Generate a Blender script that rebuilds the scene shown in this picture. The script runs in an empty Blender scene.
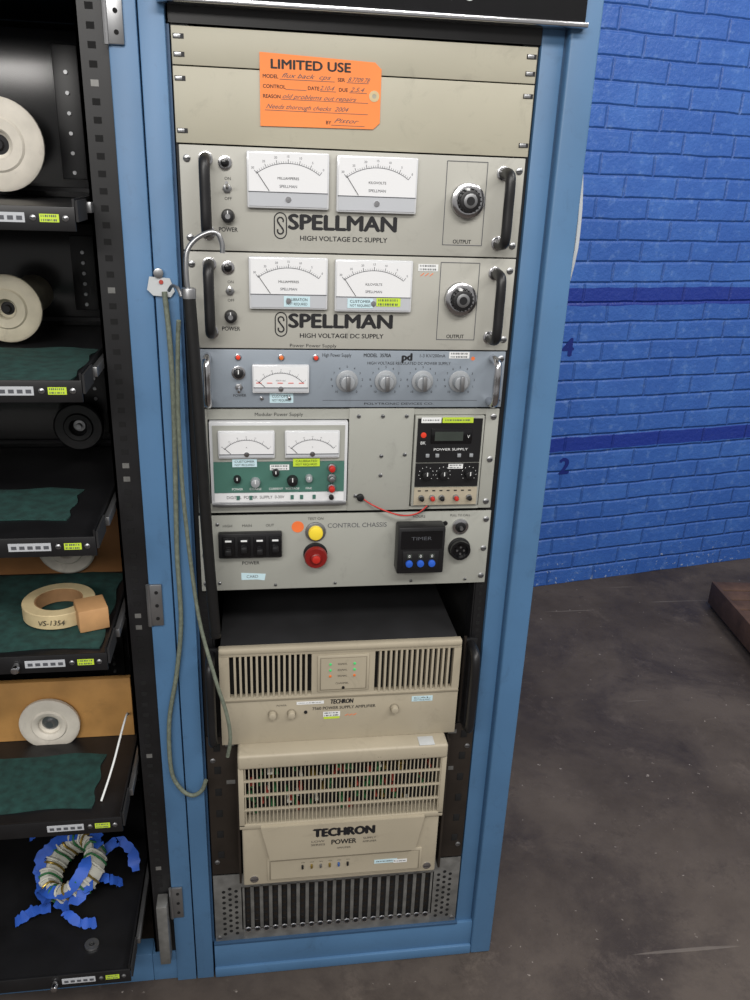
import bpy, bmesh, math, random
from mathutils import Vector, Matrix
random.seed(7)
scene=bpy.context.scene
scene.view_settings.view_transform='Standard'
scene.view_settings.exposure=0.0

# ------------------------------------------------------------------ materials
MATS={}
def lin(c): 
    c/=255.0
    return c/12.92 if c<=.04045 else ((c+.055)/1.055)**2.4
def mat(name,rgb,rough=.5,metal=0.,var=.08,scale=30.,bump=.0,emit=0.,coat=0.,grime=0.):
    m=bpy.data.materials.new(name); m.use_nodes=True
    nt=m.node_tree; b=nt.nodes['Principled BSDF']
    col=[lin(v) for v in rgb]
    b.inputs['Roughness'].default_value=rough; b.inputs['Metallic'].default_value=metal
    if coat: b.inputs['Coat Weight'].default_value=coat
    tc=nt.nodes.new('ShaderNodeTexCoord'); n=nt.nodes.new('ShaderNodeTexNoise')
    n.inputs['Scale'].default_value=scale; n.inputs['Detail'].default_value=5
    nt.links.new(tc.outputs['Object'],n.inputs['Vector'])
    cr=nt.nodes.new('ShaderNodeValToRGB')
    cr.color_ramp.elements[0].position=.3; cr.color_ramp.elements[1].position=.7
    cr.color_ramp.elements[0].color=[max(0,c*(1-var)) for c in col]+[1]
    cr.color_ramp.elements[1].color=[min(1,c*(1+var)) for c in col]+[1]
    nt.links.new(n.outputs['Fac'],cr.inputs['Fac']); out=cr.outputs['Color']
    if grime:
        g=nt.nodes.new('ShaderNodeTexNoise'); g.inputs['Scale'].default_value=22; g.inputs['Detail'].default_value=12; g.inputs['Roughness'].default_value=.75; g.inputs['Distortion'].default_value=.8
        nt.links.new(tc.outputs['Object'],g.inputs['Vector'])
        gr=nt.nodes.new('ShaderNodeValToRGB'); gr.color_ramp.elements[0].position=.56; gr.color_ramp.elements[1].position=.74
        gr.color_ramp.elements[0].color=(0,0,0,1); gr.color_ramp.elements[1].color=(grime,grime,grime,1)
        nt.links.new(g.outputs['Fac'],gr.inputs['Fac'])
        mx=nt.nodes.new('ShaderNodeMix'); mx.data_type='RGBA'; nt.links.new(gr.outputs['Color'],mx.inputs['Factor'])
        nt.links.new(out,mx.inputs['A']); mx.inputs['B'].default_value=[c*.45+.01 for c in col]+[1]; out=mx.outputs['Result']
    nt.links.new(out,b.inputs['Base Color'])
    if bump:
        bp=nt.nodes.new('ShaderNodeBump'); bp.inputs['Strength'].default_value=bump; bp.inputs['Distance'].default_value=.002
        nt.links.new(n.outputs['Fac'],bp.inputs['Height']); nt.links.new(bp.outputs['Normal'],b.inputs['Normal'])
    if emit:
        b.inputs['Emission Color'].default_value=col+[1]; b.inputs['Emission Strength'].default_value=emit
    MATS[name]=m; return m
mat('rack_blue',(76,114,152),.45,0,.09,6,.05,grime=.45)
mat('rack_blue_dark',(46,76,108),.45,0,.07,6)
mat('panel_warm',(171,167,150),.5,0,.06,5,grime=.35)
mat('panel_grey',(171,170,162),.45,0,.05,5,grime=.35)
mat('panel_slate',(137,146,156),.42,.1,.05,5,grime=.3)
mat('panel_chassis',(158,159,152),.45,0,.06,5,grime=.35)
mat('beige',(168,159,140),.5,0,.06,8,grime=.35)
mat('beige_dark',(132,124,108),.55,0,.05,8)
mat('black',(22,22,24),.42,0,.25,20)
mat('black_gloss',(17,17,19),.2,0,.15,20)
mat('black_matte',(27,27,29),.75,0,.3,15)
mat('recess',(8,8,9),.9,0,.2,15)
mat('flange_brown',(52,46,41),.45,.4,.2,20)
mat('ink',(20,20,24),.6,0,.0)
mat('ink_soft',(78,80,86),.6,0,.0)
mat('chrome',(205,205,208),.2,1,.05,30)
mat('steel',(158,159,161),.35,.9,.12,25)
mat('galv',(126,126,124),.45,.5,.25,45)
mat('meter_white',(224,225,227),.25,0,.01,8,coat=.5)
mat('meter_bezel',(204,206,209),.22,0,.02,8,coat=.6)
mat('meter_shade',(182,185,190),.25,0,.03,8)
mat('sticker_white',(226,228,228),.5,0,.02,20)
mat('sticker_cyan',(192,218,226),.5,0,.03,20)
mat('sticker_yellow',(188,214,60),.5,0,.05,20)
mat('orange_tag',(238,134,66),.6,0,.05,12)
mat('orange_dot',(236,118,60),.6)
mat('red',(180,40,32),.35); mat('dark_red',(122,24,22),.35)
mat('amber',(228,202,60),.3,emit=.1); mat('led_red',(205,60,40),.3,emit=.15); mat('led_green',(70,190,110),.3,emit=.2)
mat('led_orange',(210,108,50),.3,emit=.1)
mat('teal',(68,110,99),.45,0,.05,20)
mat('button_blue',(40,90,190),.4)
mat('lcd',(60,66,62),.2)
mat('knob_grey',(162,166,170),.35,.3,.05)
mat('cable_green',(104,111,98),.7,0,.25,150,.6)
mat('rubber',(16,16,17),.5,0,.2,60,.2)
mat('ceramic',(212,206,194),.6,0,.12,25,.3,grime=.45)
mat('cream',(202,194,172),.55,0,.12,30,.3,grime=.5)
mat('plywood',(184,138,80),.6,0,.2,14,.1,grime=.4)
mat('mdf_brown',(154,108,66),.6,0,.2,14,.1)
mat('felt_green',(24,60,56),.95,0,.35,60,.6)
mat('tape_cream',(198,180,140),.6,0,.08,60)
mat('tape_core',(160,122,84),.7,0,.1,60)
mat('wood_block',(180,138,94),.6,0,.18,20,.1,grime=.3)
mat('painter_blue',(40,86,182),.6,0,.18,30,.3)
mat('plastic_clear',(188,192,194),.3,0,.05,10)
mat('gold',(160,136,66),.3,.7)
mat('pcb_green',(46,104,62),.5); mat('comp_red',(160,62,52),.5); mat('comp_white',(196,196,186),.5); mat('comp_blue',(56,90,150),.5)
mat('wood_dark',(84,62,50),.75,0,.35,16,.5,grime=.5)
mat('wood_darker',(48,37,32),.8,0,.3,16,.5)
mat('wall_mark',(18,38,120),.5)

# ------------------------------------------------------------------ builder
class Ob:
    def __init__(s,name,org=(0,0,0)):
        s.e=bpy.data.objects.new(name,None); s.e.empty_display_size=.05
        s.e.location=[v/1000 for v in org]; scene.collection.objects.link(s.e)
        s.org=Vector([v/1000 for v in org]); s.cur=None; s.parts=[]
    def part(s,name):
        s.cur=dict(n=name,v=[],f=[],m=[],s=[],ml=[]); s.parts.append(s.cur); return s
    def add(s,verts,faces,m,smooth=False):
        c=s.cur
        if m not in c['ml']: c['ml'].append(m)
        mi=c['ml'].index(m); o=len(c['v'])
        c['v']+= [Vector(v)/1000-s.org for v in verts]
        for f in faces: c['f'].append([i+o for i in f]); c['m'].append(mi); c['s'].append(smooth)
    def box(s,x0,x1,y0,y1,z0,z1,m,bev=0,seg=2,M=None):
        bm=bmesh.new(); bmesh.ops.create_cube(bm,size=1)
        for v in bm.verts: v.co=Vector((x0+(v.co.x+.5)*(x1-x0),y0+(v.co.y+.5)*(y1-y0),z0+(v.co.z+.5)*(z1-z0)))
        if bev: bmesh.ops.bevel(bm,geom=bm.edges[:],offset=bev,segments=seg,affect='EDGES',profile=.5)
        if M: bmesh.ops.transform(bm,matrix=M,verts=bm.verts)
        bm.verts.index_update()
        s.add([v.co.copy() for v in bm.verts],[[v.index for v in f.verts] for f in bm.faces],m,False); bm.free()
    def lathe(s,prof,c,m,axis=(0,-1,0),seg=28,M=None):
        a=Vector(axis).normalized(); t=Vector((0,0,1)) if abs(a.z)<.9 else Vector((1,0,0))
        u=a.cross(t).normalized(); w=u.cross(a)
        c=Vector(c); V=[];F=[]
        for r,h in prof:
            for i in range(seg):
                an=2*math.pi*i/seg; V.append(c+a*h+u*(r*math.cos(an))+w*(r*math.sin(an)))
        for k in range(len(prof)-1):
            for i in range(seg):
                j=(i+1)%seg; F.append([k*seg+i,k*seg+j,(k+1)*seg+j,(k+1)*seg+i])
        if M: V=[M@v for v in V]
        s.add(V,F,m,True)
    def cyl(s,c,r,h,m,axis=(0,-1,0),seg=24,bev=.0,r2=None,M=None):
        r2=r if r2 is None else r2; b=min(bev,r2*.5)
        prof=[(.001,0),(r,0),(r,0.001)]+([(r2,h-b),(r2-b*.3,h-b*.3),(r2-b,h)] if b else [(r2,h),(r2-.001,h)])+[(.001,h)]
        s.lathe(prof,c,m,axis,seg,M)
    def tube(s,pts,r,m,seg=10,sub=6,rs=None,flat=1):
        P=[Vector(p) for p in pts]; Q=[]; RR=[]
        for i in range(len(P)-1):
            p0=P[max(i-1,0)];p1=P[i];p2=P[i+1];p3=P[min(i+2,len(P)-1)]
            for k in range(sub):
                t=k/sub
                Q.append(.5*((2*p1)+(-p0+p2)*t+(2*p0-5*p1+4*p2-p3)*t*t+(-p0+3*p1-3*p2+p3)*t**3))
                RR.append(r if rs is None else rs[i]*(1-t)+rs[i+1]*t)
        Q.append(P[-1]); RR.append(r if rs is None else rs[-1])
        V=[];F=[];up=Vector((0,1,0)); prev=None
        for i,q in enumerate(Q):
            d=(Q[min(i+1,len(Q)-1)]-Q[max(i-1,0)]).normalized()
            if prev is None:
                u=d.cross(up); 
                if u.length<.1: u=d.cross(Vector((1,0,0)))
            else: u=prev-d*prev.dot(d)
            u.normalize(); prev=u; w=d.cross(u)
            for k in range(seg):
                a=2*math.pi*k/seg; V.append(q+u*(RR[i]*math.cos(a))+w*(RR[i]*flat*math.sin(a)))
        for i in range(len(Q)-1):
            for k in range(seg):
                j=(k+1)%seg; F.append([i*seg+k,i*seg+j,(i+1)*seg+j,(i+1)*seg+k])
        F.append(list(range(seg))[::-1]); F.append([(len(Q)-1)*seg+k for k in range(seg)])
        s.add(V,F,m,True)
    def prism(s,pts,y0,y1,m):
        n=len(pts); V=[(x,y0,z) for x,z in pts]+[(x,y1,z) for x,z in pts]
        F=[list(range(n)),[n+i for i in range(n)][::-1]]+[[i,i+n,(i+1)%n+n,(i+1)%n] for i in range(n)]
        s.add(V,F,m)
    def bar(s,xa,za,xb,zb,w,y,m,th=.5):
        d=Vector((xb-xa,zb-za)); d.normalize(); nx,nz=-d.y*w/2,d.x*w/2
        s.prism([(xa+nx,za+nz),(xb+nx,zb+nz),(xb-nx,zb-nz),(xa-nx,za-nz)],y-th,y,m)
    def text(s,body,x,z,h,m='ink',y=0,w=None,al='C',bold=0.,shear=0.,M=None):
        V,F=textmesh(body,0,shear)
        if not V: return
        xs=[v[0] for v in V]
        W=max(xs)-min(xs); x0=min(xs); capH=.7
        k=h/capH; kx=k if w is None else w/W
        ox={'C':-W*kx/2,'L':0,'R':-W*kx}[al]
        sh=[(0,0)]
        if bold:
            b=bold*h*2.2; sh=[(-b,0),(b,0),(0,b*.6),(0,-b*.6),(0,0)]
        for q,(dx,dz) in enumerate(sh):
            pts=[Vector((x+ox+(v[0]-x0)*kx+dx,y-.25-q*.02,z-h/2+v[1]*k+dz)) for v in V]
            if M: pts=[M@p for p in pts]
            s.add(pts,F,m)
    def done(s):
        for c in s.parts:
            if not c['v']: continue
            me=bpy.data.meshes.new(c['n']); me.from_pydata([tuple(v) for v in c['v']],[],c['f'])
            for k in c['ml']: me.materials.append(MATS[k])
            me.polygons.foreach_set('material_index',c['m']); me.polygons.foreach_set('use_smooth',c['s'])
            bm=bmesh.new(); bm.from_mesh(me); bmesh.ops.recalc_face_normals(bm,faces=bm.faces); bm.to_mesh(me); bm.free()
            me.update()
            try: me.set_sharp_from_angle(angle=math.radians(40))
            except Exception: pass
            o=bpy.data.objects.new(c['n'],me); scene.collection.objects.link(o); o.parent=s.e
TC={}
def textmesh(body,bold,shear):
    k=(body,bold,shear)
    if k in TC: return TC[k]
    cu=bpy.data.curves.new('t','FONT'); cu.body=body; cu.offset=bold; cu.shear=shear; cu.resolution_u=3
    o=bpy.data.objects.new('t',cu); scene.collection.objects.link(o)
    dg=bpy.context.evaluated_depsgraph_get(); me=o.evaluated_get(dg).to_mesh()
    V=[tuple(v.co[:2]) for v in me.vertices]; F=[list(p.vertices) for p in me.polygons]
    o.evaluated_get(dg).to_mesh_clear(); bpy.data.objects.remove(o); bpy.data.curves.remove(cu)
    TC[k]=(V,F); return TC[k]

# shared widgets -----------------------------------------------------
def screw(o,x,z,y=0,r=4.5,m='steel'):
    o.lathe([(r,0),(r,1.2),(r*.7,2.2),(.01,2.4)],(x,y,z),m,seg=14); o.box(x-r*.8,x+r*.8,y-2.8,y-2.3,z-.6,z+.6,'ink')
def sticker(o,x,z,w,h,m='sticker_white',y=0,lines=2,t=None):
    o.box(x-w/2,x+w/2,y-.5,y,z-h/2,z+h/2,m)
    if t:
        o.text(t,x,z+h*.2,h*.28,'ink',y-.5,w=w*.8)
        o.text('NOT REQUIRED',x,z-h*.22,h*.25,'ink',y-.5,w=w*.8)
    else:
        for i in range(lines):
            zz=z+h/2-(i+.5)*h/lines
            n=max(4,int(w/3))
            for k in range(n):
                xx=x-w*.42+w*.84*k/n
                o.box(xx,xx+w*.84/n*random.uniform(.3,.8),y-.7,y-.5,zz-h*.13,zz+h*.13,'ink_soft')
def arc(o,cx,cz,r,a0,a1,w,y,m,n=20):
    pts=[];
    for i in range(n+1):
        a=math.radians(a0+(a1-a0)*i/n); pts.append((cx+r*math.cos(a),cz+r*math.sin(a)))
    for p,q in zip(pts,pts[1:]): o.bar(p[0],p[1],q[0],q[1],w,y,m,.3)
def meter(o,x0,x1,z0,z1,y=0,th=9,label='KILOVOLTS',brand=True,needle=140,frame='meter_bezel',split=.30):
    w=x1-x0;h=z1-z0;cx=(x0+x1)/2
    o.box(x0,x1,y-th,y,z0,z1,frame,2.5)
    yb=y-th
    zs=z0+h*split
    o.box(x0+3,x1-3,yb-.6,yb,zs,z1-3,'meter_white')
    o.box(x0+3,x1-3,yb-.9,yb,z0+3,zs-1.2,'meter_shade')
    o.box(x0+2,x1-2,yb-1.2,yb,zs-1.2,zs,'ink_soft')
    cz=zs-h*.5; R=h*1.0
    aa=math.degrees(math.acos(min(.95,w*.38/R)))
    arc(o,cx,cz,R,aa,180-aa,.7,yb-.6,'ink_soft')
    for i in range(31):
        a=math.radians(aa+(180-2*aa)*i/30); L=h*(.07 if i%5==0 else .04)
        o.bar(cx+R*math.cos(a),cz+R*math.sin(a),cx+(R+L)*math.cos(a),cz+(R+L)*math.sin(a),.7 if i%5==0 else .4,yb-.6,'ink_soft',.3)
        if i%5==0: o.text(str(i),cx+(R+L*1.7)*math.cos(a),cz+(R+L*1.7)*math.sin(a),h*.04,'ink_soft',yb-.6)
    a=math.radians(180-aa-1); rm=(zs-cz)/math.sin(a)+1; o.bar(cx+rm*math.cos(a),cz+rm*math.sin(a),cx+R*1.03*math.cos(a),cz+R*1.03*math.sin(a),.8,yb-.9,'ink',.3)
    if label: o.text(label,cx,zs+h*.24,h*.045,'ink',yb-.7)
    if brand: o.text('SPELLMAN',cx,zs+h*.10,h*.05,'ink_soft',yb-.7)
    o.lathe([(4,0),(4,1.2),(.01,1.4)],(cx,yb-.9,z0+h*.17),'chrome',seg=14)
def handle(o,x,z0,z1,out=38,r=7,m='black',y=0,flat=1.0):
    o.tube([(x,y,z0+r),(x,y-out*.55,z0+r),(x,y-out*.9,z0+r*1.6),(x,y-out,z0+r*3.5),(x,y-out,(z0+z1)/2),(x,y-out,z1-r*3.5),(x,y-out*.9,z1-r*1.6),(x,y-out*.55,z1-r),(x,y,z1-r)],r,m,12,5,flat=flat)
def knob(o,x,z,r,h,m,y=0,ptr='sticker_white',skirt=None):
    if skirt: o.cyl((x,y,z),r*1.35,2,skirt,bev=.5)
    o.cyl((x,y,z),r,h,m,bev=1.5,r2=r*.88)
    if ptr: o.box(x-.7,x+.7,y-h-.4,y-h,z,z+r*.8,ptr)

# ------------------------------------------------------------------ rack frame
r=Ob('equipment_rack',(20,375,0))
r.part('left_post')
r.box(-286,-253,-14,30,0,1800,'rack_blue',2)
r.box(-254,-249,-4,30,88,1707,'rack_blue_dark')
r.part('right_post')
r.box(249,281,-4,30,60,1800,'rack_blue',2)
r.box(284,327,-16,30,0,1800,'rack_blue',4,3)
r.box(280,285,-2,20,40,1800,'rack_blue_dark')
r.part('side_panels')
r.box(-286,-283,30,740,20,1800,'rack_blue'); r.box(323,326,30,740,20,1800,'rack_blue')
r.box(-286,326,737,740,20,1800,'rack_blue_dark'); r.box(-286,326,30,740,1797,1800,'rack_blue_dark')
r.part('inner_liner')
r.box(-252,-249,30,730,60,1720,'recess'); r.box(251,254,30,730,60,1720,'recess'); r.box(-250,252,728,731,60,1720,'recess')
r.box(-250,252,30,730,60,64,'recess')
r.part('mounting_rails')
for sx in (-1,1):
    xa,xb=sorted((sx*228,sx*248))
    r.box(xa,xb,3,6,86,1735,'black')
    r.box(sx*226-1,sx*226+1,3,40,86,1735,'black')
    z=100
    while z<1720:
        r.box(sx*238-3.5,sx*238+3.5,2.4,3.2,z,z+7,'galv' if 220<z<240 else 'recess'); z+=14.8
r.part('sill')
r.box(-250,284,-10,30,22,86,'rack_blue',2); r.box(-250,284,-16,30,0,24,'rack_blue',3)
r.box(-250,250,-12,8,84,90,'rack_blue_dark',1)
r.part('header')
r.box(-250,249,-2,30,1709,1731,'black')
r.box(-262,300,-26,30,1733,1830,'black_gloss',2)
r.box(-262,302,-34,-2,1728,1735,'chrome',2)
r.text('S Y S T E M     1 0 0',20,1757,10,'sticker_white',-26,w=250,bold=.02)
r.done()

# blank panels
p=Ob('blank_rack_panel',(0,0,1640)); p.part('plate')
p.box(-247,245,-3,0,1661,1706,'panel_warm',.8); p.box(-247,245,-3,0,1567,1659.5,'panel_warm',.8)
for z in (1694,1673,1645,1582):
    for x in (-238,237):
        p.box(x-7,x+7,-3.4,-3,z-3,z+3,'ink'); p.box(x-6,x+3,-5,-3.3,z-2.4,z+2.4,'steel',.6)
p.done()
# tag
t=Ob('inspection_tag',(-52,-5,1637)); t.part('card')
t.prism([(-134,1592),(-134,1681),(20,1676),(29,1668),(29,1602),(20,1594)],-5,-4,'orange_tag')
t.lathe([(3,0),(7,0),(7,.6),(3,.6)],(20,-5,1635),'tape_cream',seg=18); t.cyl((20,-5,1635),3,.3,'panel_warm')
y=-5
t.part('print')
t.text('LIMITED USE',-119,1668,11,'ink',y,w=106,al='L',bold=.025)
for s_,x,z in (('MODEL',-130,1653),('SER',-30,1653),('CONTROL',-130,1641),('DATE',-70,1641),('DUE',-28,1641),('REASON',-130,1629),('BY',-45,1600)):
    t.text(s_,x,z,4.4,'ink',y,al='L',bold=.01)
for a,b,z in ((-108,-34,1650),(-18,12,1650),(-100,-72,1638),(-54,-32,1638),(-14,10,1638),(-106,12,1626),(-128,12,1612),(-38,8,1597)):
    t.box(a,b,y-.3,y,z-.3,z+.3,'ink_soft')
for s_,x,z,w in (('flux back  cps',-105,1655,66),('8.7709.78',-16,1654,30),('2.10-4',-54,1642,20),('2.5.4',-13,1642,20),('old problems out repairs',-104,1630,100),('Needs thorough checks  2004',-126,1617,112),('Pistor',-34,1603,34)):
    t.text(s_,x,z,5.4,'ink_soft',y,w=w,al='L',shear=.5)
t.done()

# ---------------------------------------------------------------- HV supplies
def hv(dz,second):
    o=Ob('high_voltage_power_supply',(0,0,1496+dz)); o.part('front_panel')
    Z=lambda z:z+dz
    o.box(-244,242,-4,0,Z(1428),Z(1565),'panel_grey',1)
    o.box(-225,225,2,380,Z(1432),Z(1560),'black_matte')
    for x in (-234,234):
        for z in (1548,1445): screw(o,x,Z(z),-4,5)
    y=-4
    o.part('handles')
    handle(o,-209,Z(1446),Z(1556),40,7.5,y=y); handle(o,211,Z(1440),Z(1552),40,7.5,y=y)
    for x in (-209,211):
        for z in (1452,1548): o.cyl((x,y,Z(z)-(4 if x>0 else 0)),10,3,'chrome',bev=1)
    o.part('meter_1'); meter(o,-154,-40,Z(1487),Z(1561),y,label='MILLIAMPERES')
    o.part('meter_2'); meter(o,-30,85,Z(1485),Z(1560),y,label='KILOVOLTS')
    o.part('markings')
    o.text('SPELLMAN',-96,Z(1470),20,'ink',y,w=154,al='L',bold=.034)
    o.text('HIGH VOLTAGE DC SUPPLY',-80,Z(1448),6.6,'ink',y,w=126,al='L',bold=.012)
    cx=-108
    arc(o,cx,Z(1473),8.5,0,180,1.6,y,'ink',10); arc(o,cx,Z(1455),8.5,180,360,1.6,y,'ink',10)
    for s_ in(-1,1): o.bar(cx+s_*8.5,Z(1455),cx+s_*8.5,Z(1473),1.6,y,'ink')
    arc(o,cx,Z(1471),4.2,-30,250,2.2,y,'ink',12); arc(o,cx,Z(1457),4.2,150,430,2.2,y,'ink',12)
    o.bar(cx-3.6,Z(1468.5),cx+3.6,Z(1459.5),2.2,y,'ink')
    o.text('POWER',-181,Z(1457),6,'ink',y,bold=.012,w=26); o.text('OUTPUT',157,Z(1449),5.5,'ink',y,bold=.012,w=27)
    o.text('OFF',-180,Z(1498),4,'ink',y); o.text('ON',-180,Z(1524),4,'ink',y)
    o.part('controls')
    o.cyl((-183,y,Z(1544)),9.5,3,'chrome',bev=1); o.cyl((-183,y-3,Z(1544)),6,6,'black_gloss',bev=3)
    o.cyl((-181,y,Z(1511)),6.5,3,'steel',bev=1,seg=6); o.tube([(-181,y,Z(1511)),(-181,y-12,Z(1515)),(-181,y-20,Z(1519))],2.2,'chrome',8,3)
    knob(o,-181,Z(1475),9.5,13,'black',y,'sticker_white'); o.cyl((-181,y-13,Z(1475)),3.6,.6,'steel')
    for a,b,c,d in ((128,1444,128,1558),(187,1444,187,1558),(128,1444,187,1444),(128,1558,187,1558)): o.bar(a,Z(b),c,Z(d),.9,y,'ink_soft')
    o.cyl((160,y,Z(1506)),24,7,'steel',bev=2,seg=32); o.lathe([(24,7),(24,11),(20,13),(17,13)],(160,y,Z(1506)),'chrome',seg=32)
    o.cyl((160,y-7,Z(1506)),17,16,'black',bev=2,seg=32,r2=15); o.cyl((160,y-23,Z(1506)),10,1.2,'steel',bev=.4); o.cyl((160,y-24,Z(1506)),6,.6,'black')
    o.box(174,186,y-8,y,Z(1500),Z(1512),'black',2)
    for k in range(18):
        a=k*math.pi/9; o.box(160+15.5*math.cos(a)-1,160+15.5*math.cos(a)+1,y-22,y-8,Z(1506)+15.5*math.sin(a)-1,Z(1506)+15.5*math.sin(a)+1,'black_gloss')
    o.box(153,158,y-23.3,y-9,Z(1520),Z(1523),'sticker_white')
    o.part('stickers')
    if second:
        sticker(o,-85,Z(1499),38,15,'sticker_cyan',y-10,t='CALIBRATION')
        sticker(o,8,Z(1498),38,14,'sticker_cyan',y-10,t='CUSTOMER'); sticker(o,50,Z(1500),36,12,'sticker_yellow',y-10,lines=2)
        sticker(o,109,Z(1550),30,10,'sticker_white',y,lines=2)
        for k in range(3): o.bar(98+k*7,Z(1538),103+k*7,Z(1542),1,y,'orange_dot')
        o.text('Power Power Supply',-60,Z(1433),5,'ink',y,w=70)
    o.done()
hv(0,False); hv(-139,True)

# ---------------------------------------------------------------- slate supply
o=Ob('regulated_power_supply',(0,0,1241)); o.part('front_panel'); y=-4
o.box(-241,240,-4,0,1198,1287,'panel_slate',1); o.box(-225,225,2,350,1202,1283,'black_matte')
for x in(-234,233):
    for z in (1276,1210): screw(o,x,z,-4,5)
o.part('handles'); handle(o,-217,1203,1283,36,6,'chrome',y); handle(o,219,1203,1283,36,6,'chrome',y)
o.part('meter'); meter(o,-152,-66,1222,1266,y,8,label='VOLTS  D.C.',brand=False,split=.22)
for k in range(5): o.box(-146+k*16,-138+k*16,y-9.2,y-8.5,1238,1239,'led_red')
o.part('markings')
o.text('High Power Supply',-24,1280,5.5,'ink',y,w=44); o.text('MODEL  3570A',38,1280,5.5,'ink',y,w=42,bold=.01); o.text('pd',84,1278,11,'ink',y,w=15,bold=.04)
o.text('1-3 KV/200mA',124,1280,5,'ink',y,w=40); o.text('HIGH VOLTAGE REGULATED DC POWER SUPPLY',88,1268,4.5,'ink',y,w=130)
for x in (-8,52,110,169):
    for k in range(11):
        a=math.radians(-50+280*k/10); o.text(str(k),x+24*math.cos(a),1240+22*math.sin(a),3.5,'ink',y)
o.box(-45,200,y-.3,y,1209,1209.6,'ink_soft'); o.text('POLYTRONIC DEVICES CO.',75,1204,3.5,'ink',y,w=110)
o.text('POWER',-171,1217,4,'ink',y)
o.part('controls')
for x in (-8,52,110,169):
    o.cyl((x,y,1240),17,3,'knob_grey',bev=1,seg=32); o.cyl((x,y-3,1240),12,14,'knob_grey',bev=2,seg=32,r2=11); o.box(x-3,x+3,y-24,y-15,1229,1252,'steel',1)
for x,m in((-172,'led_red'),(-108,'led_orange'),(-56,'led_red')):
    o.cyl((x,y,1276),5,3,'chrome',bev=1); o.cyl((x,y-3,1276),3.4,3,m,bev=1.5)
knob(o,-172,1252,8,10,'black',y); o.cyl((-172,y,1252),10.5,2,'chrome',bev=.8)
o.cyl((-172,y,1230),6,3,'steel',bev=1,seg=6); o.tube([(-172,y,1230),(-172,y-15,1226)],2.2,'chrome',8,2)
for x in (-138,-96): o.cyl((x,y,1213),3,3,'chrome',bev=1)
o.part('stickers'); sticker(o,-108,1213,36,15,'sticker_cyan',y,t='CUSTOMER'); sticker(o,166,1281,32,10,'sticker_white',y); o.cyl((188,y,1276),3,.4,'orange_dot')
o.done()

# ---------------------------------------------------------------- mount shelf panel with two bench supplies
o=Ob('rack_mount_panel',(0,0,1109)); o.part('plate'); y=-3
o.box(-240,-221,-3,0,1024,1195,'panel_chassis',.8); o.box(217,239,-3,0,1024,1195,'panel_chassis',.8)
o.box(-221,-3,-3,0,1179,1195,'panel_chassis'); o.box(-221,-3,-3,0,1024,1040,'panel_chassis')
o.box(-3,100,-5,0,1024,1196,'panel_chassis',.8); o.box(100,217,-3,0,1186,1195,'panel_chassis'); o.box(100,217,-3,0,1024,1029,'panel_chassis')
o.text('Modular Power Supply',-112,1187,5.5,'ink',y,w=74)
for x in(-232,230):
    for z in (1182,1110,1036): screw(o,x,z,-3,5)
for x,z in ((12,1184),(88,1184),(50,1184),(50,1118),(10,1050),(88,1120),(50,1085)): screw(o,x,z,-5,3.2)
o.part('wire'); o.tube([(20,-8,1048),(35,-12,1038),(60,-22,1029),(85,-24,1022),(110,-20,1023),(128,-14,1034)],1.2,'red'); o.tube([(22,-8,1046),(50,-14,1030),(84,-20,1021),(112,-16,1021),(132,-10,1032)],1.2,'black')
o.cyl((18,-5,1048),6,7,'black',bev=2)
o.done()
o=Ob('dual_meter_bench_power_supply',(-112,0,1109)); o.part('case'); y=-14
o.box(-219,-5,-12,200,1042,1177,'meter_bezel',2)
o.box(-214,-10,-13.5,-11,1114,1172,'panel_chassis'); o.box(-214,-10,-13.5,-11,1062,1113,'teal'); o.box(-214,-10,-13.5,-11,1046,1061,'meter_white')
o.part('meter_1'); meter(o,-206,-119,1120,1165,y+1,6,label='A',brand=False,split=.18)
o.part('meter_2'); meter(o,-104,-18,1120,1165,y+1,6,label='V',brand=False,split=.18)
o.part('controls')
for x,z,rr,m in((-178,1086,6,'black'),(-150,1080,8,'knob_grey'),(-118,1096,6,'black'),(-92,1082,9,'black'),(-66,1086,6,'knob_grey')): knob(o,x,z,rr,10,m,y+.5)
for z,m in ((1103,'red'),(1086,'steel'),(1069,'red')): o.cyl((-30,y,z),7,5,'steel',bev=1); o.cyl((-30,y-5,z),5,8,m,bev=2)
o.cyl((-30,y,1053),4,6,'black',bev=1)
o.part('markings')
for x,s_ in ((-178,'POWER'),(-150,'COARSE'),(-118,'CURRENT'),(-92,'VOLTAGE'),(-66,'FINE')): o.text(s_,x,1068,3.5,'sticker_white',y+.5)
o.text('DIGITAL  POWER  SUPPLY  0-30V',-150,1054,5,'ink',y+.5,w=90)
for x in (-180,-160,-95,-80,-60): o.box(x,x+5,y-1,y,1050,1057,'teal')
sticker(o,-166,1112,38,13,'sticker_cyan',y-1,t='CUSTOMER'); sticker(o,-70,1112,42,13,'sticker_yellow',y-1,t='CALIBRATED'); sticker(o,-112,1104,30,9,'sticker_white',y)
o.box(-218,-6,-16,-12,1039,1044,'steel',1)
o.done()
o=Ob('digital_dc_power_supply',(158,0,1107)); o.part('case'); y=-10
o.box(102,215,-8,180,1031,1185,'panel_chassis',2)
o.box(106,211,-10,-7,1108,1181,'black'); o.box(106,211,-10,-7,1066,1106,'black'); o.box(106,211,-10,-7,1034,1064,'beige')
o.part('display'); o.box(128,195,-12,-9,1140,1165,'black_gloss',1); o.box(134,180,-12.6,-11.5,1145,1160,'lcd'); o.text('POWER SUPPLY',162,1130,4,'sticker_white',y,w=56)
o.text('V',189,1152,5,'sticker_white',-12)
sticker(o,170,1179,50,9,'sticker_yellow',y-1,lines=1); sticker(o,127,1179,32,9,'sticker_white',y-1,lines=1)
o.part('controls')
o.cyl((116,y,1154),4.5,1,'led_red',bev=.3); o.text('BK',116,1141,5,'sticker_white',y)
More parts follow.
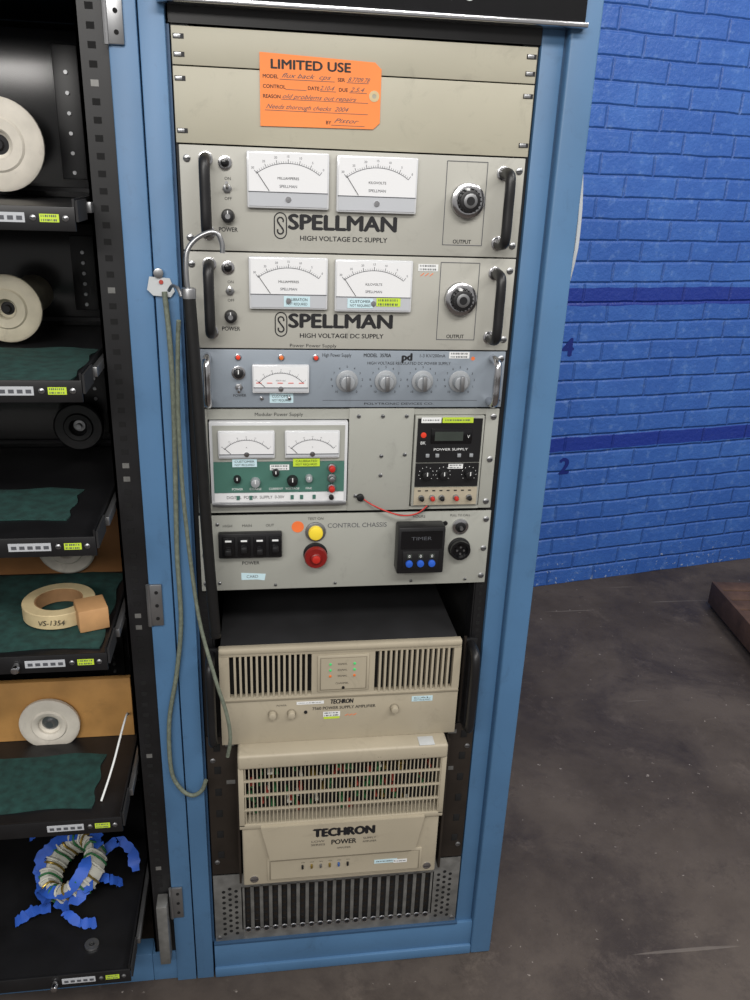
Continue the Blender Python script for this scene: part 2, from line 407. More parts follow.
for x,z in ((124,1120),(140,1120),(176,1120),(196,1120)): o.box(x-3,x+3,y-3,y,z-3,z+3,'knob_grey',.8)
for x in(124,152,195): knob(o,x,1088,8,11,'black',y,'sticker_white'); 
for x in(124,152,195):
    for k in range(9):
        a=math.radians(-40+260*k/8); o.box(x+12*math.cos(a)-.5,x+12*math.cos(a)+.5,y-.4,y,1088+12*math.sin(a)-.5,1088+12*math.sin(a)+.5,'sticker_white')
sticker(o,172,1101,24,8,'sticker_white',y)
for x,m in ((118,'black'),(136,'red'),(152,'black'),(176,'red'),(198,'black')): o.cyl((x,y,1047),5,4,'steel',bev=1,seg=16); o.cyl((x,y-4,1047),3.6,7,m,bev=1.5,seg=16)
for x in range(112,208,12): o.box(x,x+5,y-.4,y,1058,1060,'ink')
o.done()

# ---------------------------------------------------------------- control chassis
o=Ob('control_chassis',(0,0,950)); o.part('front_panel'); y=-4
o.box(-241,241,-4,0,884,1019,'panel_chassis',1); o.box(-225,225,2,300,890,1010,'black_matte')
for x in(-233,233):
    for z in (1004,950,898): screw(o,x,z,-4,5)
for x in(-212,): 
    for z in (1004,898): screw(o,x,z,-4,3)
for x in (-120,-20,110,205):
    screw(o,x,892,-4,2.6)
o.part('circuit_breakers'); o.box(-211,-109,-16,-4,948,992,'black',2)
for k in range(4):
    x=-205+k*25; o.box(x,x+20,-19,-15,953,987,'black_gloss',1); o.box(x+5,x+15,-28,-18,958+ (4 if k%2 else 0),968+(4 if k%2 else 0),'black',2); o.box(x+5,x+15,-19.4,-18.8,979,982,'sticker_white')
o.text('HIGH',-196,1001,4.5,'ink',y); o.text('MAIN',-165,1001,4.5,'ink',y); o.text('OUT',-128,1001,4.5,'ink',y); o.text('POWER',-160,934,6,'ink',y,w=28,bold=.01)
o.part('pilot_button'); o.cyl((-54,y,988),17,4,'steel',bev=1.5,seg=32); o.cyl((-54,y-4,988),12,8,'amber',bev=3,seg=28); o.text('TEST ON',-54,1011,4.5,'ink',y)
o.part('emergency_stop'); o.cyl((-54,y,948),20,3,'black',bev=1,seg=32); o.cyl((-54,y-3,948),13,12,'dark_red',seg=28); o.lathe([(.01,22),(6,21.8),(9,20),(10,17),(17,17),(19,14),(19,10),(12,9),(.01,9)],(-54,y-3,948),'dark_red',seg=32); o.cyl((-54,y-24,948),7,3,'red',bev=2)
o.part('markings'); o.cyl((-83,y,997),10,.5,'orange_dot'); o.text('CONTROL CHASSIS',-34,998,8,'ink_soft',y,w=98,al='L')
o.text('HOURS',118,1011,4.5,'ink',y); o.text('PULL TO CALL',188,1012,4,'ink',y,w=34)
o.prism([(-176,916),(-136,913),(-138,901),(-150,903),(-176,903)],y-.5,y,'sticker_cyan'); o.text('CARD',-158,909,5,'ink_soft',y-.5)
o.part('timer'); o.box(79,158,-34,-4,920,1004,'black',3); o.box(84,153,-35,-33,966,998,'black_gloss'); o.box(88,149,-35.6,-34.5,929,962,'black',1); o.text('TIMER',118,985,6,'ink_soft',-35,w=34)
for k in range(3): o.cyl((99+k*19,-35,940),6,5,'button_blue',bev=1.5); o.box(95+k*19,103+k*19,-36.4,-35.4,950,957,'lcd'); o.text('0',99+k*19,953.5,5,'sticker_white',-36.4)
o.part('connectors'); o.cyl((189,y,992),14,4,'chrome',bev=1.5,seg=28); o.cyl((189,y-4,992),9,3,'black',bev=1,seg=24); o.cyl((189,y-7,992),3,6,'steel')
o.cyl((190,y,952),19,5,'black',bev=1.5,seg=32); o.lathe([(17,5),(17,14),(13,14),(12,7),(.01,7)],(190,y,952),'black_gloss',seg=32); 
for a in (0,1,2,3): o.cyl((190+6*math.cos(a*1.57),y-11,952+6*math.sin(a*1.57)),1.6,2,'steel')
o.cyl((163,y,998),4,2,'black'); 
o.done()

# ---------------------------------------------------------------- amp 1
o=Ob('power_amplifier',(-7,100,688)); o.part('body')
F=-30; X0,X1=-217,203
o.box(X0+2,X1-2,F+14,380,592,779,'black_matte',2)
def frame(o,x0,x1,z0,z1,openings,m,y0,y1):
    zs=openings[0][2:4]
    o.box(x0,x1,y0,y1,z0,zs[0],m,1); o.box(x0,x1,y0,y1,zs[1],z1,m,1)
    xs=[x0]+[v for op in openings for v in op[:2]]+[x1]
    for i in range(0,len(xs),2): o.box(xs[i],xs[i+1],y0,y1,zs[0],zs[1],m)
o.part('front_panel')
frame(o,X0,X1,590,785,[(-200,-60,688,770),(50,190,688,770)],'beige',F,F+14)
for a,b in ((-200,-60),(50,190)):
    n=15; pch=(b-a)/n
    o.box(a,b,F+12,F+15,688,770,'recess')
    for k in range(n):
        if k: o.box(a+k*pch-1.9,a+k*pch+1.9,F-1,F+12,688,770,'beige')
o.box(X0,X1,F-2,F,680,683,'beige_dark',.5); o.box(X0,X1,F-3,F+10,776,787,'beige',3)
o.box(-50,40,F-2.5,F,693,767,'beige',1.5); o.box(-46,36,F-3,F-2,697,763,'beige_dark',.5); o.box(-44,34,F-3.4,F-2.6,699,761,'beige')
o.part('indicators')
for x in(-28,14):
    for z,m in ((750,'led_green'),(738,'led_green'),(726,'led_orange')): o.cyl((x,F-3,z),2.4,2,m,bev=1,seg=12)
for z in(750,738,726): o.text('SIGNAL',-7,z,3.5,'ink',F-3.4)
o.text('CHANNEL',-7,711,3.5,'ink',F-3.4); o.cyl((-5,F-3,702),2.5,2,'black')
o.text('TECHRON',-6,671,9,'ink',F,w=40,bold=.03,shear=.15); o.text('7560 POWER SUPPLY AMPLIFIER',-2,658,6,'ink',F,w=112,bold=.01)
for x,z in ((-128,652),(-95,652),(88,652)): o.cyl((x,F,z),8,3,'beige_dark',bev=1); o.cyl((x,F-3,z),6.5,9,'beige',bev=2)
o.cyl((-70,F,652),3,2,'ink'); o.text('POWER',-112,668,3.5,'ink',F)
sticker(o,-62,671,48,6,'sticker_white',F-.2,lines=1); sticker(o,138,668,38,11,'sticker_cyan',F-.2,t='CAL'); sticker(o,-24,645,30,10,'sticker_white',F-.2,lines=2); o.box(-38,-10,F-.5,F,635,639,'sticker_yellow')
for k in range(3): o.bar(0+k*7,640,6+k*7,643,1,F-.2,'orange_dot')
o.part('handles')
for x,xx in((-231,-1),(224,1)):
    o.box(x-13,x+13,F+20,F+26,595,775,'black',1)
    o.prism([(x-6,612),(x-6,760),(x+6,760),(x+6,612)],F-2,F+24,'black')
    o.tube([(x,F+22,606),(x,F-10,606),(x,F-22,622),(x,F-24,686),(x,F-22,750),(x,F-10,766),(x,F+22,766)],8,'black',10,5)
    o.tube([(x-10,F+20,600),(x-10,F+20,780)],3,'flange_brown',6,1)
o.done()

# ---------------------------------------------------------------- amp 2
o=Ob('power_amplifier',(0,100,435)); o.part('body'); F=-60; X0,X1=-190,185
o.box(X0+2,X1-2,F+44,360,284,586,'beige_dark',3)
o.part('front_panel')
o.box(X0,X1,F-4,F+46,560,590,'beige',5,3)
o.box(X0,X0+10,F,F+46,430,562,'beige',1); o.box(X1-9,X1,F,F+46,430,562,'beige',1)
o.box(X0,X1,F,F+46,424,434,'beige',1)
o.box(X0+4,X1-4,F+6,F+46,282,426,'beige',4,3)
o.prism([(-152,430),(150,430),(136,352),(-136,352)],F-6,F+8,'beige')
o.box(-142,152,F+3,F+7,292,346,'beige',2); o.box(-138,148,F+2.4,F+4,296,342,'beige_dark',1); o.box(-135,145,F+1.8,F+3.5,298,340,'beige')
o.part('grille')
o.box(X0+10,X1-8,F+42,F+43.5,432,562,'recess')
n=50
for k in range(n+1):
    x=X0+12+(X1-X0-22)*k/n; o.box(x-.95,x+.95,F+2,F+5,434,562,'beige')
for z in (466,498,530): o.box(X0+10,X1-9,F+1,F+6,z-1.4,z+1.4,'beige')
o.part('circuit_components')
for k in range(75):
    x=random.uniform(-172,165); z=random.uniform(440,535); q=random.choice(['comp_red','comp_white','pcb_green','pcb_green','pcb_green','gold','comp_red'])
    a=random.uniform(1.5,5);b=random.uniform(1.5,4); o.box(x-a,x+a,F+22,F+41,z-b,z+b,q,1)
o.part('markings')
o.text('TECHRON',0,410,18,'ink',F-6,w=112,bold=.05); o.text('POWER',0,386,11,'ink',F-6,w=46,bold=.02)
for x in(-48,48): o.text('SUPPLY' if x>0 else 'LOW',x,390,4.5,'ink',F-6,w=24); o.text('AMPLIFIER' if x>0 else 'SERIES',x,382,4.5,'ink',F-6,w=26)
o.text('AMPLIFIER',0,371,4,'ink',F-6)
for k,m in enumerate(['black','gold','steel','gold','comp_blue','black']): o.box(-78+k*17,-74+k*17,F-2,F+3,320,328,m,1)
for k in range(6): o.text('ooo',-75+k*17,334,3,'ink',F+1.8)
sticker(o,82,322,44,9,'sticker_cyan',F+1.6,lines=1); sticker(o,110,320,26,8,'sticker_white',F+1.4,lines=1)
for x,z in ((-166,298),(164,298)): screw(o,x,z,F+6,8,'chrome')
for x in (-150,-70,60,140): o.text('. .',x,574,6,'ink',F-4)
o.part('flanges')
for sx in(-1,1):
    a,b=sorted((sx*192,sx*246))
    o.box(a,b,-8,-4,268,592,'flange_brown',1); c,d=sorted((sx*190,sx*194)); o.box(c,d,-40,300,275,580,'flange_brown')
    for z in (560,510,460,410,360,310): o.box(sx*228-6,sx*228+6,-9,-7.8,z,z+16,'recess',1)
    for z in (540,300): screw(o,sx*236,z,-8,5)
    for z in (575,490): o.box(sx*205-8,sx*205+8,-9,-7.8,z-4,z+4,'galv')
o.part('loose_label'); o.box(132,160,F-2,F+22,590,591,'plastic_clear',.3)
o.done()

# ---------------------------------------------------------------- vent panel
o=Ob('vented_rack_panel',(0,0,160)); o.part('plate')
n=21; a,b=-190,190; pch=(b-a)/n
o.box(-246,a,-6,-3,88,262,'galv',.6); o.box(b,246,-6,-3,88,262,'galv',.6); o.box(a,b,-6,-3,88,118,'galv'); o.box(a,b,-6,-3,228,262,'galv')
o.box(a,b,4,6,110,232,'black_matte')
for k in range(n+1):
    x=a+k*pch; o.box(x-3.4,x+3.4,-6,-2,116,230,'galv',.5)
for k in range(n):
    x=a+(k+.5)*pch; o.lathe([(7,0),(7.2,1.5),(6,2.5),(4.5,2)],(x,-5,115),'chrome',seg=14); o.cyl((x,-6,115),4.5,1,'recess',seg=12)
    for j in range(7): o.cyl((x,4,126+j*15),4.2,.5,'flange_brown',seg=8)
for sx in(-1,1):
    for i in range(3):
        for j in range(9): o.cyl((sx*(203+i*12),-6,108+j*14+(7 if i%2 else 0)),3.6,.4,'recess',seg=10)
    screw(o,sx*238,100,-6,5)
o.done()

# ---------------------------------------------------------------- grounding stick, hook, cables
o=Ob('grounding_stick',(-225,-60,1100)); o.part('rod')
o.tube([(-235,-66,1376),(-229,-62,1200),(-225,-58,1000),(-219,-50,832)],8.8,'rubber',14,4)
o.cyl((-219,-50,832),9.6,8,'rubber',axis=(.03,0,-1),bev=2)
o.part('hook'); o.tube([(-235,-66,1374),(-237,-66,1400),(-235,-64,1430),(-224,-60,1446),(-206,-60,1456),(-194,-60,1455),(-188,-60,1442),(-188,-60,1430)],3.4,'steel',10,6)
o.cyl((-235,-66,1370),9.8,14,'steel',axis=(0,0,1),bev=2)
o.tube([(-245,-66,1372),(-250,-60,1382),(-258,-50,1384),(-264,-40,1376)],2.5,'steel',8,4)
o.done()
o=Ob('steel_cable',(-270,-30,1100)); o.part('hanging_tag')
o.prism([(-292,1392),(-264,1390),(-258,1372),(-264,1364),(-288,1366),(-296,1374)],-19,-17,'plastic_clear')
o.cyl((-279,-19,1397),7,3,'steel',bev=1); o.cyl((-276,-19,1385),3,2,'comp_red')
o.part('cable')
o.tube([(-272,-22,1372),(-268,-26,1300),(-268,-26,1200),(-272,-24,1080),(-276,-22,960),(-276,-22,840),(-288,-22,740),(-306,-22,640),(-308,-24,540),(-294,-26,498),(-274,-28,482),(-256,-30,494),(-248,-30,516)],3.8,'cable_green',10,6)
o.tube([(-250,-70,1340),(-254,-60,1300),(-260,-44,1200),(-260,-40,1080),(-254,-40,960),(-243,-50,850),(-222,-70,760),(-205,-74,690),(-200,-74,640),(-206,-68,596)],3.2,'cable_green',10,6)
o.done()
o=Ob('plastic_cover_sheet',(335,60,1450)); o.part('sheet')
o.tube([(322,40,1590),(336,40,1560),(341,40,1500),(342,40,1440),(336,40,1380),(324,40,1335)],7,'plastic_clear',10,6,rs=[3,6,8,8,6,3],flat=3)
o.done()

# ---------------------------------------------------------------- left storage rack
o=Ob('component_storage_rack',(-600,375,0)); o.part('frame')
o.box(-325,-288,-14,30,0,1800,'rack_blue',2)
o.box(-372,-288,-8,30,0,74,'rack_blue',2); o.box(-960,-372,-8,30,0,74,'rack_blue',2); o.box(-960,-900,-14,30,0,1800,'rack_blue',2)
o.box(-960,-957,30,740,20,1800,'rack_blue'); o.box(-291,-288,30,740,20,1800,'rack_blue'); o.box(-960,-288,738,741,20,1800,'rack_blue_dark'); o.box(-960,-288,30,740,1797,1800,'rack_blue_dark')
o.box(-960,-325,-14,30,1785,1830,'black')
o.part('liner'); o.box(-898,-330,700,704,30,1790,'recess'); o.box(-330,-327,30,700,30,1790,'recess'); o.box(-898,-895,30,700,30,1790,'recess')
o.part('perforated_rail')
o.box(-366,-325,-4,0,74,1795,'black'); o.box(-366,-362,-4,500,74,1795,'black')
z=90
while z<1780:
    o.box(-352,-342,-4.6,-4,z,z+8,'galv' if (int(z/30)%9==0) else 'recess'); 
    o.box(-362.6,-361.8,20,28,z,z+6,'galv'); z+=22
o.part('hinges')
for z in (1716,868,215):
    o.box(-326,-304,-19,-14,z-38,z+38,'steel',1.5); o.tube([(-326,-18,z-38),(-326,-18,z+38)],3.5,'steel',8,1)
    for dz in (-24,0,24): o.cyl((-313,-19,z+dz),3,1,'recess')
shelves=[(1476,-80,-372),(1260,-120,-376),(1032,-120,-378),(838,-120,-378),(520,-120,-380),(168,-120,-392)]
for i,(z,yf,xr) in enumerate(shelves):
    o.part('pull_out_shelf_%d'%(i+1))
    o.box(-890,xr,yf,520,z,z+4,'black'); o.box(-890,xr,yf-2,yf+2,z-22,z+8,'black',.8)
    o.box(xr-3,xr,yf,500,z,z+18,'black'); o.box(xr+2,xr+10,yf+60,520,z-2,z+12,'steel',1)
    o.box(xr+1,xr+4,yf-2,yf+60,z-10,z+16,'black_matte')
    sticker(o,xr-32,z-6,24,10,'sticker_yellow',yf-2,lines=2)
    o.box(xr-120,xr-62,yf-3,yf-2,z-12,z+0,'meter_shade'); 
    for k in range(5): o.box(xr-116+k*11,xr-109+k*11,yf-3.5,yf-3,z-9,z-4,'ink_soft')
    for x in (xr-12,xr-52): screw(o,x,z-6,yf-2,4)
    if i in (3,5): o.cyl((xr-132,yf-3,z-8),6,14,'chrome',bev=2)
def module(k,z0,z1,y=300,x0=-880,x1=-400):
    b=o; b.part('equipment_module_%d'%k)
    b.box(x0,x1,y,y+200,z0,z1,'black_gloss',3)
    b.box(x0+10,x1-10,y-3,y,z0+10,z0+16,'black_matte'); b.box(x1-60,x1-20,y-6,y,z0+30,z1-20,'black',2)
    for q in range(6): b.cyl((x1-40,y-6,z0+40+q*(z1-z0-70)/6),3,3,'steel')
module(1,1480,1730); module(2,1264,1440); module(3,1036,1220); module(4,842,1000,340); module(5,524,700,240); module(6,172,340,380)
o.part('drawer_bracket'); o.box(-352,-332,-40,-6,80,230,'galv',2)
o.done()

def spool(x,y,z,rad,hole,m,depth,hub):
    s_=Ob('ceramic_spool_insulator',(x,y,z)); s_.part('flange')
    s_.lathe([(hole*.6,-8),(hole,-4),(hole,2),(hole*1.15,5),(rad*.55,6),(rad*.6,3),(rad*.93,3),(rad,0),(rad,-6),(rad*.6,-8),(rad*.6,-depth),(.01,-depth)],(x,y,z),m,seg=40)
    s_.part('bore'); s_.lathe([(.01,1),(hole*.35,1),(hole*.4,-6),(hole*.97,-7)],(x,y,z),hub,seg=20)
    s_.done()
spool(-532,200,1558,68,20,'ceramic',96,'black_matte'); spool(-527,120,1322,52,14,'cream',176,'black_matte')
spool(-466,250,1092,44,14,'black',48,'steel')
# cloths / felt
def felt(x0,x1,y0,y1,z,name='felt_mat'):
    f=Ob(name,((x0+x1)/2,(y0+y1)/2,z)); f.part('cloth'); nx,ny=24,16; V=[];Fc=[]
    for j in range(ny+1):
        for i in range(nx+1):
            x=x0+(x1-x0)*i/nx; yy=y0+(y1-y0)*j/ny
            V.append((x+3*math.sin(j*.9),yy+3*math.sin(i*.7),z+1.5+1.2*math.sin(i*1.1+j*.6)))
    for j in range(ny):
        for i in range(nx): a=j*(nx+1)+i; Fc.append([a,a+1,a+nx+2,a+nx+1])
    n=len(V); V+=[(v[0],v[1],z) for v in V]; Fc+=[[q+n for q in g][::-1] for g in Fc]
    for i in range(nx): Fc.append([i,i+n,i+1+n,i+1])
    for j in range(ny): a=j*(nx+1)+nx; b=a+nx+1; Fc.append([a,a+n,b+n,b])
    f.add(V,Fc,'felt_green',True); f.done()
felt(-860,-392,-112,100,1264.5); felt(-860,-432,-50,80,1036.5); felt(-860,-392,-100,155,842.5); felt(-860,-434,-90,50,524.5)
b=Ob('plywood_board',(-600,110,580)); b.part('board'); b.box(-860,-388,100,112,524.5,652,'plywood',1); b.done()
spool(-537,88,566,54,20,'ceramic',11.5,'steel')
b=Ob('plywood_board',(-600,200,880)); b.part('board'); b.box(-860,-388,160,172,842.5,1000,'mdf_brown',1); b.done()
spool(-486,148,898,50,16,'ceramic',11.5,'steel')
b=Ob('masking_tape_roll',(-473,10,858)); b.part('roll'); b.lathe([(38,0),(56,0),(57,1),(57,24),(56,25),(38,25),(38,0)],(-473,10,846),'tape_cream',axis=(0,0,1),seg=40)
b.lathe([(37.5,1),(37.8,1),(37.8,24),(36,24),(36,1)],(-473,10,846),'tape_core',axis=(0,0,1),seg=40); b.part('lettering'); b.text('VS-1354',-473,859,9,'ink',-47.5,w=40,shear=.2); b.done()
b=Ob('wood_block',(-412,-30,863)); b.part('block'); M=Matrix.Translation((-414,-30,0))@Matrix.Rotation(math.radians(20),4,'Z')@Matrix.Translation((414,30,0))
b.box(-438,-392,-56,-8,846.5,884,'wood_block',2,M=M); b.done()
# coil wound with green/white wire, wrapped in crumpled painter's tape
b=Ob('taped_coil',(-525,70,250)); b.part('ring'); M=Matrix.Translation((-522,66,240))@Matrix.Rotation(math.radians(-30),4,'Y')@Matrix.Rotation(math.radians(14),4,'X')
b.lathe([(44,-20),(60,-22),(63,0),(60,22),(44,20),(42,0),(44,-20)],(0,0,0),'comp_white',axis=(0,0,1),seg=40,M=M)
for k in range(26):
    a=k*2*math.pi/26+random.uniform(-.06,.06); Mk=M@Matrix.Rotation(a,4,'Z')
    b.tube([Mk@Vector(p) for p in ((66,0,0),(60,2,24),(42,0,20),(40,-2,0),(42,0,-20),(60,0,-24),(66,0,0))],2.2,['comp_white','pcb_green','comp_white','gold'][k%4],6,3)
def strip(pts,w,m='painter_blue',jit=5):
    n=22; P=[Vector(p) for p in pts]; V=[];Fc=[]
    for i in range(n+1):
        t=i/n*(len(P)-1); k=min(int(t),len(P)-2); q=P[k].lerp(P[k+1],t-k)
        d=(P[k+1]-P[k]).normalized(); s_=d.cross(Vector((math.sin(i*.5)*.5,-.4,1))).normalized()*(w/2)
        j=Vector((random.uniform(-jit,jit),random.uniform(-jit,jit),random.uniform(-jit,jit)))*.5
        V+=[q+s_+j,q-s_-j*.6]
    for i in range(n): Fc.append([2*i,2*i+1,2*i+3,2*i+2])
    V2=[v+Vector((0,.6,-.8)) for v in V]; m_=len(V); b.add(V+V2,Fc+[[x+m_ for x in f][::-1] for f in Fc],m,False)
b.part('crumpled_tape')
def ringpt(a,r,z=0): return M@Vector((r*math.cos(a),r*math.sin(a),z))
for a0,a1,z,r_ in ((-2.6,-.3,22,58),(1.0,2.9,26,60),(-2.2,-.9,-2,68),(.1,1.4,10,68),(2.6,4.2,14,66)):
    strip([ringpt(a0+(a1-a0)*k/6,r_+random.uniform(-5,6),z+random.uniform(-5,8)) for k in range(7)],22)
strip([(-560,20,190),(-590,5,200),(-622,0,180)],20); strip([(-470,90,250),(-440,110,262),(-412,100,238),(-404,70,214)],20); strip([(-540,110,290),(-580,120,300),(-610,110,282)],18)
strip([(-530,0,200),(-500,-20,186),(-470,-14,178)],18); strip([(-480,60,220),(-450,40,232),(-428,50,206)],18)
b.done()
b=Ob('steel_washer',(-470,-60,174)); b.part('ring'); b.lathe([(5,0),(13,0),(13,4),(5,4),(5,0)],(-470,-60,172.5),'steel',axis=(0,0,1)); b.done()
b=Ob('white_wire',(-400,0,580)); b.part('wire'); b.tube([(-396,96,575),(-392,60,600),(-396,20,592),(-404,-20,566),(-412,-50,545),(-420,-80,528)],1.9,'sticker_white'); b.done()

# ---------------------------------------------------------------- room
def plane_mat(name):
    m=bpy.data.materials.new(name); m.use_nodes=True; return m,m.node_tree,m.node_tree.nodes['Principled BSDF']
m,nt,bs=plane_mat('worn_concrete_floor'); N=nt.nodes.new; L=nt.links.new
tc=N('ShaderNodeTexCoord')
def noise(sc,det,ro,dist=0,vec=None):
    n=N('ShaderNodeTexNoise'); n.inputs['Scale'].default_value=sc; n.inputs['Detail'].default_value=det; n.inputs['Roughness'].default_value=ro; n.inputs['Distortion'].default_value=dist
    L(vec or tc.outputs['Object'],n.inputs['Vector']); return n
def ramp(src,p0,p1,c0,c1):
    c=N('ShaderNodeValToRGB'); c.color_ramp.elements[0].position=p0; c.color_ramp.elements[1].position=p1; c.color_ramp.elements[0].color=tuple(c0)+(1,); c.color_ramp.elements[1].color=tuple(c1)+(1,); L(src,c.inputs['Fac']); return c
def mixc(fac,A,B):
    x=N('ShaderNodeMix'); x.data_type='RGBA'; L(fac,x.inputs['Factor']); L(A,x.inputs['A'])
    if isinstance(B,tuple): x.inputs['B'].default_value=B+(1,)
    else: L(B,x.inputs['B'])
    return x.outputs['Result']
C3=lambda a,b,c:(lin(a),lin(b),lin(c))
n1=noise(1.8,10,.65); n2=noise(30,8,.6); n3=noise(5,15,.82,.3); n4=noise(2.4,14,.7,.4); n6=noise(11,12,.8,.2)
col=ramp(n1.outputs['Fac'],.38,.62,C3(64,56,51),C3(88,79,72)).outputs['Color']
col=mixc(ramp(n4.outputs['Fac'],.48,.62,(0,0,0),(.6,.6,.6)).outputs['Color'],col,C3(46,39,36))
col=mixc(ramp(n3.outputs['Fac'],.55,.68,(0,0,0),(.4,.4,.4)).outputs['Color'],col,C3(116,105,96))
col=mixc(ramp(n6.outputs['Fac'],.56,.66,(0,0,0),(.45,.45,.45)).outputs['Color'],col,C3(48,41,38))
for ang_,sc_,sx_,th in ((.5,26,1.1,.73),(-.75,34,1.4,.74),(1.3,30,1.0,.735)):
    mp=N('ShaderNodeMapping'); mp.inputs['Rotation'].default_value=(0,0,ang_); mp.inputs['Scale'].default_value=(sx_,sc_,1); mp.inputs['Location'].default_value=(ang_*7,ang_*3,0); L(tc.outputs['Object'],mp.inputs['Vector'])
    ns=noise(1.5,3,.4,.2,mp.outputs[0])
    col=mixc(ramp(ns.outputs['Fac'],th,th+.02,(0,0,0),(.35,.35,.35)).outputs['Color'],col,C3(140,132,124))
n5=noise(55,3,.5)
col=mixc(ramp(n5.outputs['Fac'],.71,.74,(0,0,0),(.6,.6,.6)).outputs['Color'],col,C3(165,156,148))
L(col,bs.inputs['Base Color'])
rr=N('ShaderNodeMapRange'); rr.inputs['From Min'].default_value=.35; rr.inputs['From Max'].default_value=.65; rr.inputs['To Min'].default_value=.78; rr.inputs['To Max'].default_value=.5; L(n4.outputs['Fac'],rr.inputs['Value']); L(rr.outputs['Result'],bs.inputs['Roughness'])
bs.inputs['Specular IOR Level'].default_value=.35
bp=N('ShaderNodeBump'); bp.inputs['Strength'].default_value=.3; bp.inputs['Distance'].default_value=.003; L(n2.outputs['Fac'],bp.inputs['Height']); L(bp.outputs['Normal'],bs.inputs['Normal'])
def slab(name,x0,x1,y0,y1,z0,z1,mt,loc=(0,0,0),rz=0):
    bm=bmesh.new(); bmesh.ops.create_cube(bm,size=1)
    for v in bm.verts: v.co=Vector((x0+(v.co.x+.5)*(x1-x0),y0+(v.co.y+.5)*(y1-y0),z0+(v.co.z+.5)*(z1-z0)))
    me=bpy.data.meshes.new(name); bm.to_mesh(me); bm.free(); me.materials.append(mt); ob=bpy.data.objects.new(name,me); ob.location=loc; ob.rotation_euler[2]=rz; scene.collection.objects.link(ob); return ob
slab('floor',-4,6,-5,4,-.1,0,m)
# brick wall
m,nt,bs=plane_mat('painted_blue_brick'); N=nt.nodes.new; L=nt.links.new
tc=N('ShaderNodeTexCoord'); sp=N('ShaderNodeSeparateXYZ'); L(tc.outputs['Object'],sp.inputs[0]); cb=N('ShaderNodeCombineXYZ'); L(sp.outputs['X'],cb.inputs['X']); L(sp.outputs['Z'],cb.inputs['Y'])
nn=noise(7,8,.55); nb=noise(60,6,.6); nl=noise(1.2,4,.5); nf=noise(28,10,.7)
dv=N('ShaderNodeVectorMath'); dv.operation='MULTIPLY_ADD'; L(nn.outputs['Color'],dv.inputs[0]); dv.inputs[1].default_value=(.012,.012,0); L(cb.outputs[0],dv.inputs[2])
br=N('ShaderNodeTexBrick'); br.inputs['Scale'].default_value=1; br.inputs['Brick Width'].default_value=.213; br.inputs['Row Height'].default_value=.071; br.inputs['Mortar Size'].default_value=.008; br.inputs['Mortar Smooth'].default_value=1
br.inputs['Color1'].default_value=C3(58,104,184)+(1,); br.inputs['Color2'].default_value=C3(66,113,192)+(1,); br.inputs['Mortar'].default_value=C3(52,96,174)+(1,)
L(dv.outputs[0],br.inputs['Vector'])
col=mixc(ramp(nn.outputs['Fac'],.46,.64,(.4,.4,.4),(0,0,0)).outputs['Color'],br.outputs['Color'],C3(44,86,168))
col=mixc(ramp(nf.outputs['Fac'],.54,.68,(0,0,0),(.5,.5,.5)).outputs['Color'],col,C3(116,150,206))
def band(zc,hw):
    a=N('ShaderNodeMath'); a.operation='MULTIPLY_ADD'; L(nn.outputs['Fac'],a.inputs[0]); a.inputs[1].default_value=.02; L(sp.outputs['Z'],a.inputs[2])
    s_=N('ShaderNodeMath'); s_.operation='SUBTRACT'; L(a.outputs[0],s_.inputs[0]); s_.inputs[1].default_value=zc+.01
    ab=N('ShaderNodeMath'); ab.operation='ABSOLUTE'; L(s_.outputs[0],ab.inputs[0]); l=N('ShaderNodeMath'); l.operation='LESS_THAN'; L(ab.outputs[0],l.inputs[0]); l.inputs[1].default_value=hw; return l
b1=band(1.152,.032); b2=band(.60,.027); ad=N('ShaderNodeMath'); ad.operation='ADD'; L(b1.outputs[0],ad.inputs[0]); L(b2.outputs[0],ad.inputs[1])
mm=N('ShaderNodeMath'); mm.operation='MULTIPLY'; L(ad.outputs[0],mm.inputs[0]); mm.inputs[1].default_value=.85
col=mixc(mm.outputs[0],col,C3(24,44,142))
cz=N('ShaderNodeMapRange'); cz.inputs['From Min'].default_value=0; cz.inputs['From Max'].default_value=.35; cz.inputs['To Min'].default_value=.10; cz.inputs['To Max'].default_value=-.06; L(sp.outputs['Z'],cz.inputs['Value'])
ca=N('ShaderNodeMath'); ca.operation='ADD'; L(nb.outputs['Fac'],ca.inputs[0]); L(cz.outputs['Result'],ca.inputs[1]); cg=N('ShaderNodeMath'); cg.operation='GREATER_THAN'; cg.inputs[1].default_value=.71; L(ca.outputs[0],cg.inputs[0])
col=mixc(cg.outputs[0],col,C3(160,175,200))
L(col,bs.inputs['Base Color']); bs.inputs['Roughness'].default_value=.42
iv=N('ShaderNodeMath'); iv.operation='MULTIPLY_ADD'; L(br.outputs['Fac'],iv.inputs[0]); iv.inputs[1].default_value=-1; iv.inputs[2].default_value=1
i2=N('ShaderNodeMath'); i2.operation='MULTIPLY_ADD'; L(nb.outputs['Fac'],i2.inputs[0]); i2.inputs[1].default_value=.7; L(iv.outputs[0],i2.inputs[2])
bp=N('ShaderNodeBump'); bp.inputs['Strength'].default_value=.75; bp.inputs['Distance'].default_value=.007; L(i2.outputs[0],bp.inputs['Height']); L(bp.outputs['Normal'],bs.inputs['Normal'])
ang=math.atan2(.209,1.106)
slab('wall_back',-4,5,0,.2,0,3.4,m,(.91,1.597,0),ang)
Mw=Matrix.Translation((910,1597,0))@Matrix.Rotation(ang,4,'Z')
o=Ob('painted_wall_numbers',(950,1600,740)); o.part('digits'); o.text('4',62,975,64,'wall_mark',-1,M=Mw,bold=.03); o.text('2',110,515,64,'wall_mark',-1,M=Mw,bold=.03); o.done()

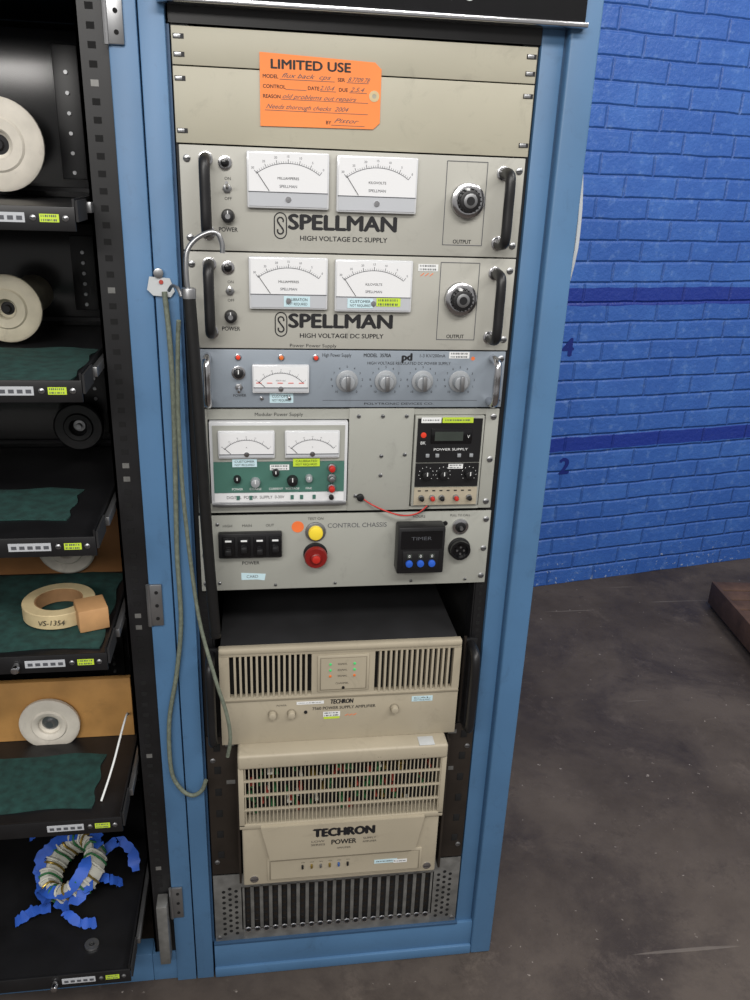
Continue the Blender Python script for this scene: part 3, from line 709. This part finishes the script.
# pallet
o=Ob('wooden_pallet',(2000,1300,0)); o.part('boards')
Mp=Matrix.Translation((1560,1010,0))@Matrix.Rotation(math.radians(-6),4,'Z')
for k in range(7): o.box(0,1100,-120+k*74,-54+k*74,85,108,'wood_dark',2,M=Mp)
for x in (0,500,1020): o.box(x,x+80,-118,386,0,84,'wood_darker',2,M=Mp)
o.part('edge_board'); o.box(-14,0,-118,386,20,112,'wood_dark',2,M=Mp)
o.done()

# ---------------------------------------------------------------- lights & world
def area(name,loc,rot,sx,sy,e,col=(1,1,1)):
    l=bpy.data.lights.new(name,'AREA'); l.shape='RECTANGLE'; l.size=sx; l.size_y=sy; l.energy=e; l.color=col
    ob=bpy.data.objects.new(name,l); ob.location=loc; ob.rotation_euler=rot; scene.collection.objects.link(ob)
area('ceiling_fluorescent_1',(.3,-2.2,3.2),(math.radians(35),0,0),2.2,.4,56,(1,.97,.93))
area('ceiling_fluorescent_2',(2.0,-.5,3.2),(math.radians(15),0,0),.5,2.4,56,(1,.97,.94))
area('frontal_fill_light',(-1.2,-2.8,2.6),(math.radians(58),0,math.radians(-16)),2.0,.4,48,(1,.97,.93))  # added frontal fill lamp behind the camera, not a ceiling fixture
w=bpy.data.worlds.new('World'); scene.world=w; w.use_nodes=True; w.node_tree.nodes['Background'].inputs[0].default_value=(1,.98,.96,1); w.node_tree.nodes['Background'].inputs[1].default_value=.36

# ---------------------------------------------------------------- camera
yaw,pit,rol=[math.radians(a) for a in (8.584,21.78,2.216)]
f=Vector((math.sin(yaw)*math.cos(pit),math.cos(yaw)*math.cos(pit),-math.sin(pit))); r0=Vector((math.cos(yaw),-math.sin(yaw),0)); u0=r0.cross(f)
rr_=r0*math.cos(rol)+u0*math.sin(rol); uu=-r0*math.sin(rol)+u0*math.cos(rol)
cam=bpy.data.cameras.new('camera'); co=bpy.data.objects.new('camera',cam); scene.collection.objects.link(co)
Mx=Matrix((( rr_.x,uu.x,-f.x,-.1434),(rr_.y,uu.y,-f.y,-1.2378),(rr_.z,uu.z,-f.z,1.5404),(0,0,0,1)))
co.matrix_world=Mx; cam.sensor_fit='VERTICAL'; cam.sensor_height=36; cam.lens=822*36/1000; cam.clip_start=.01
scene.camera=co
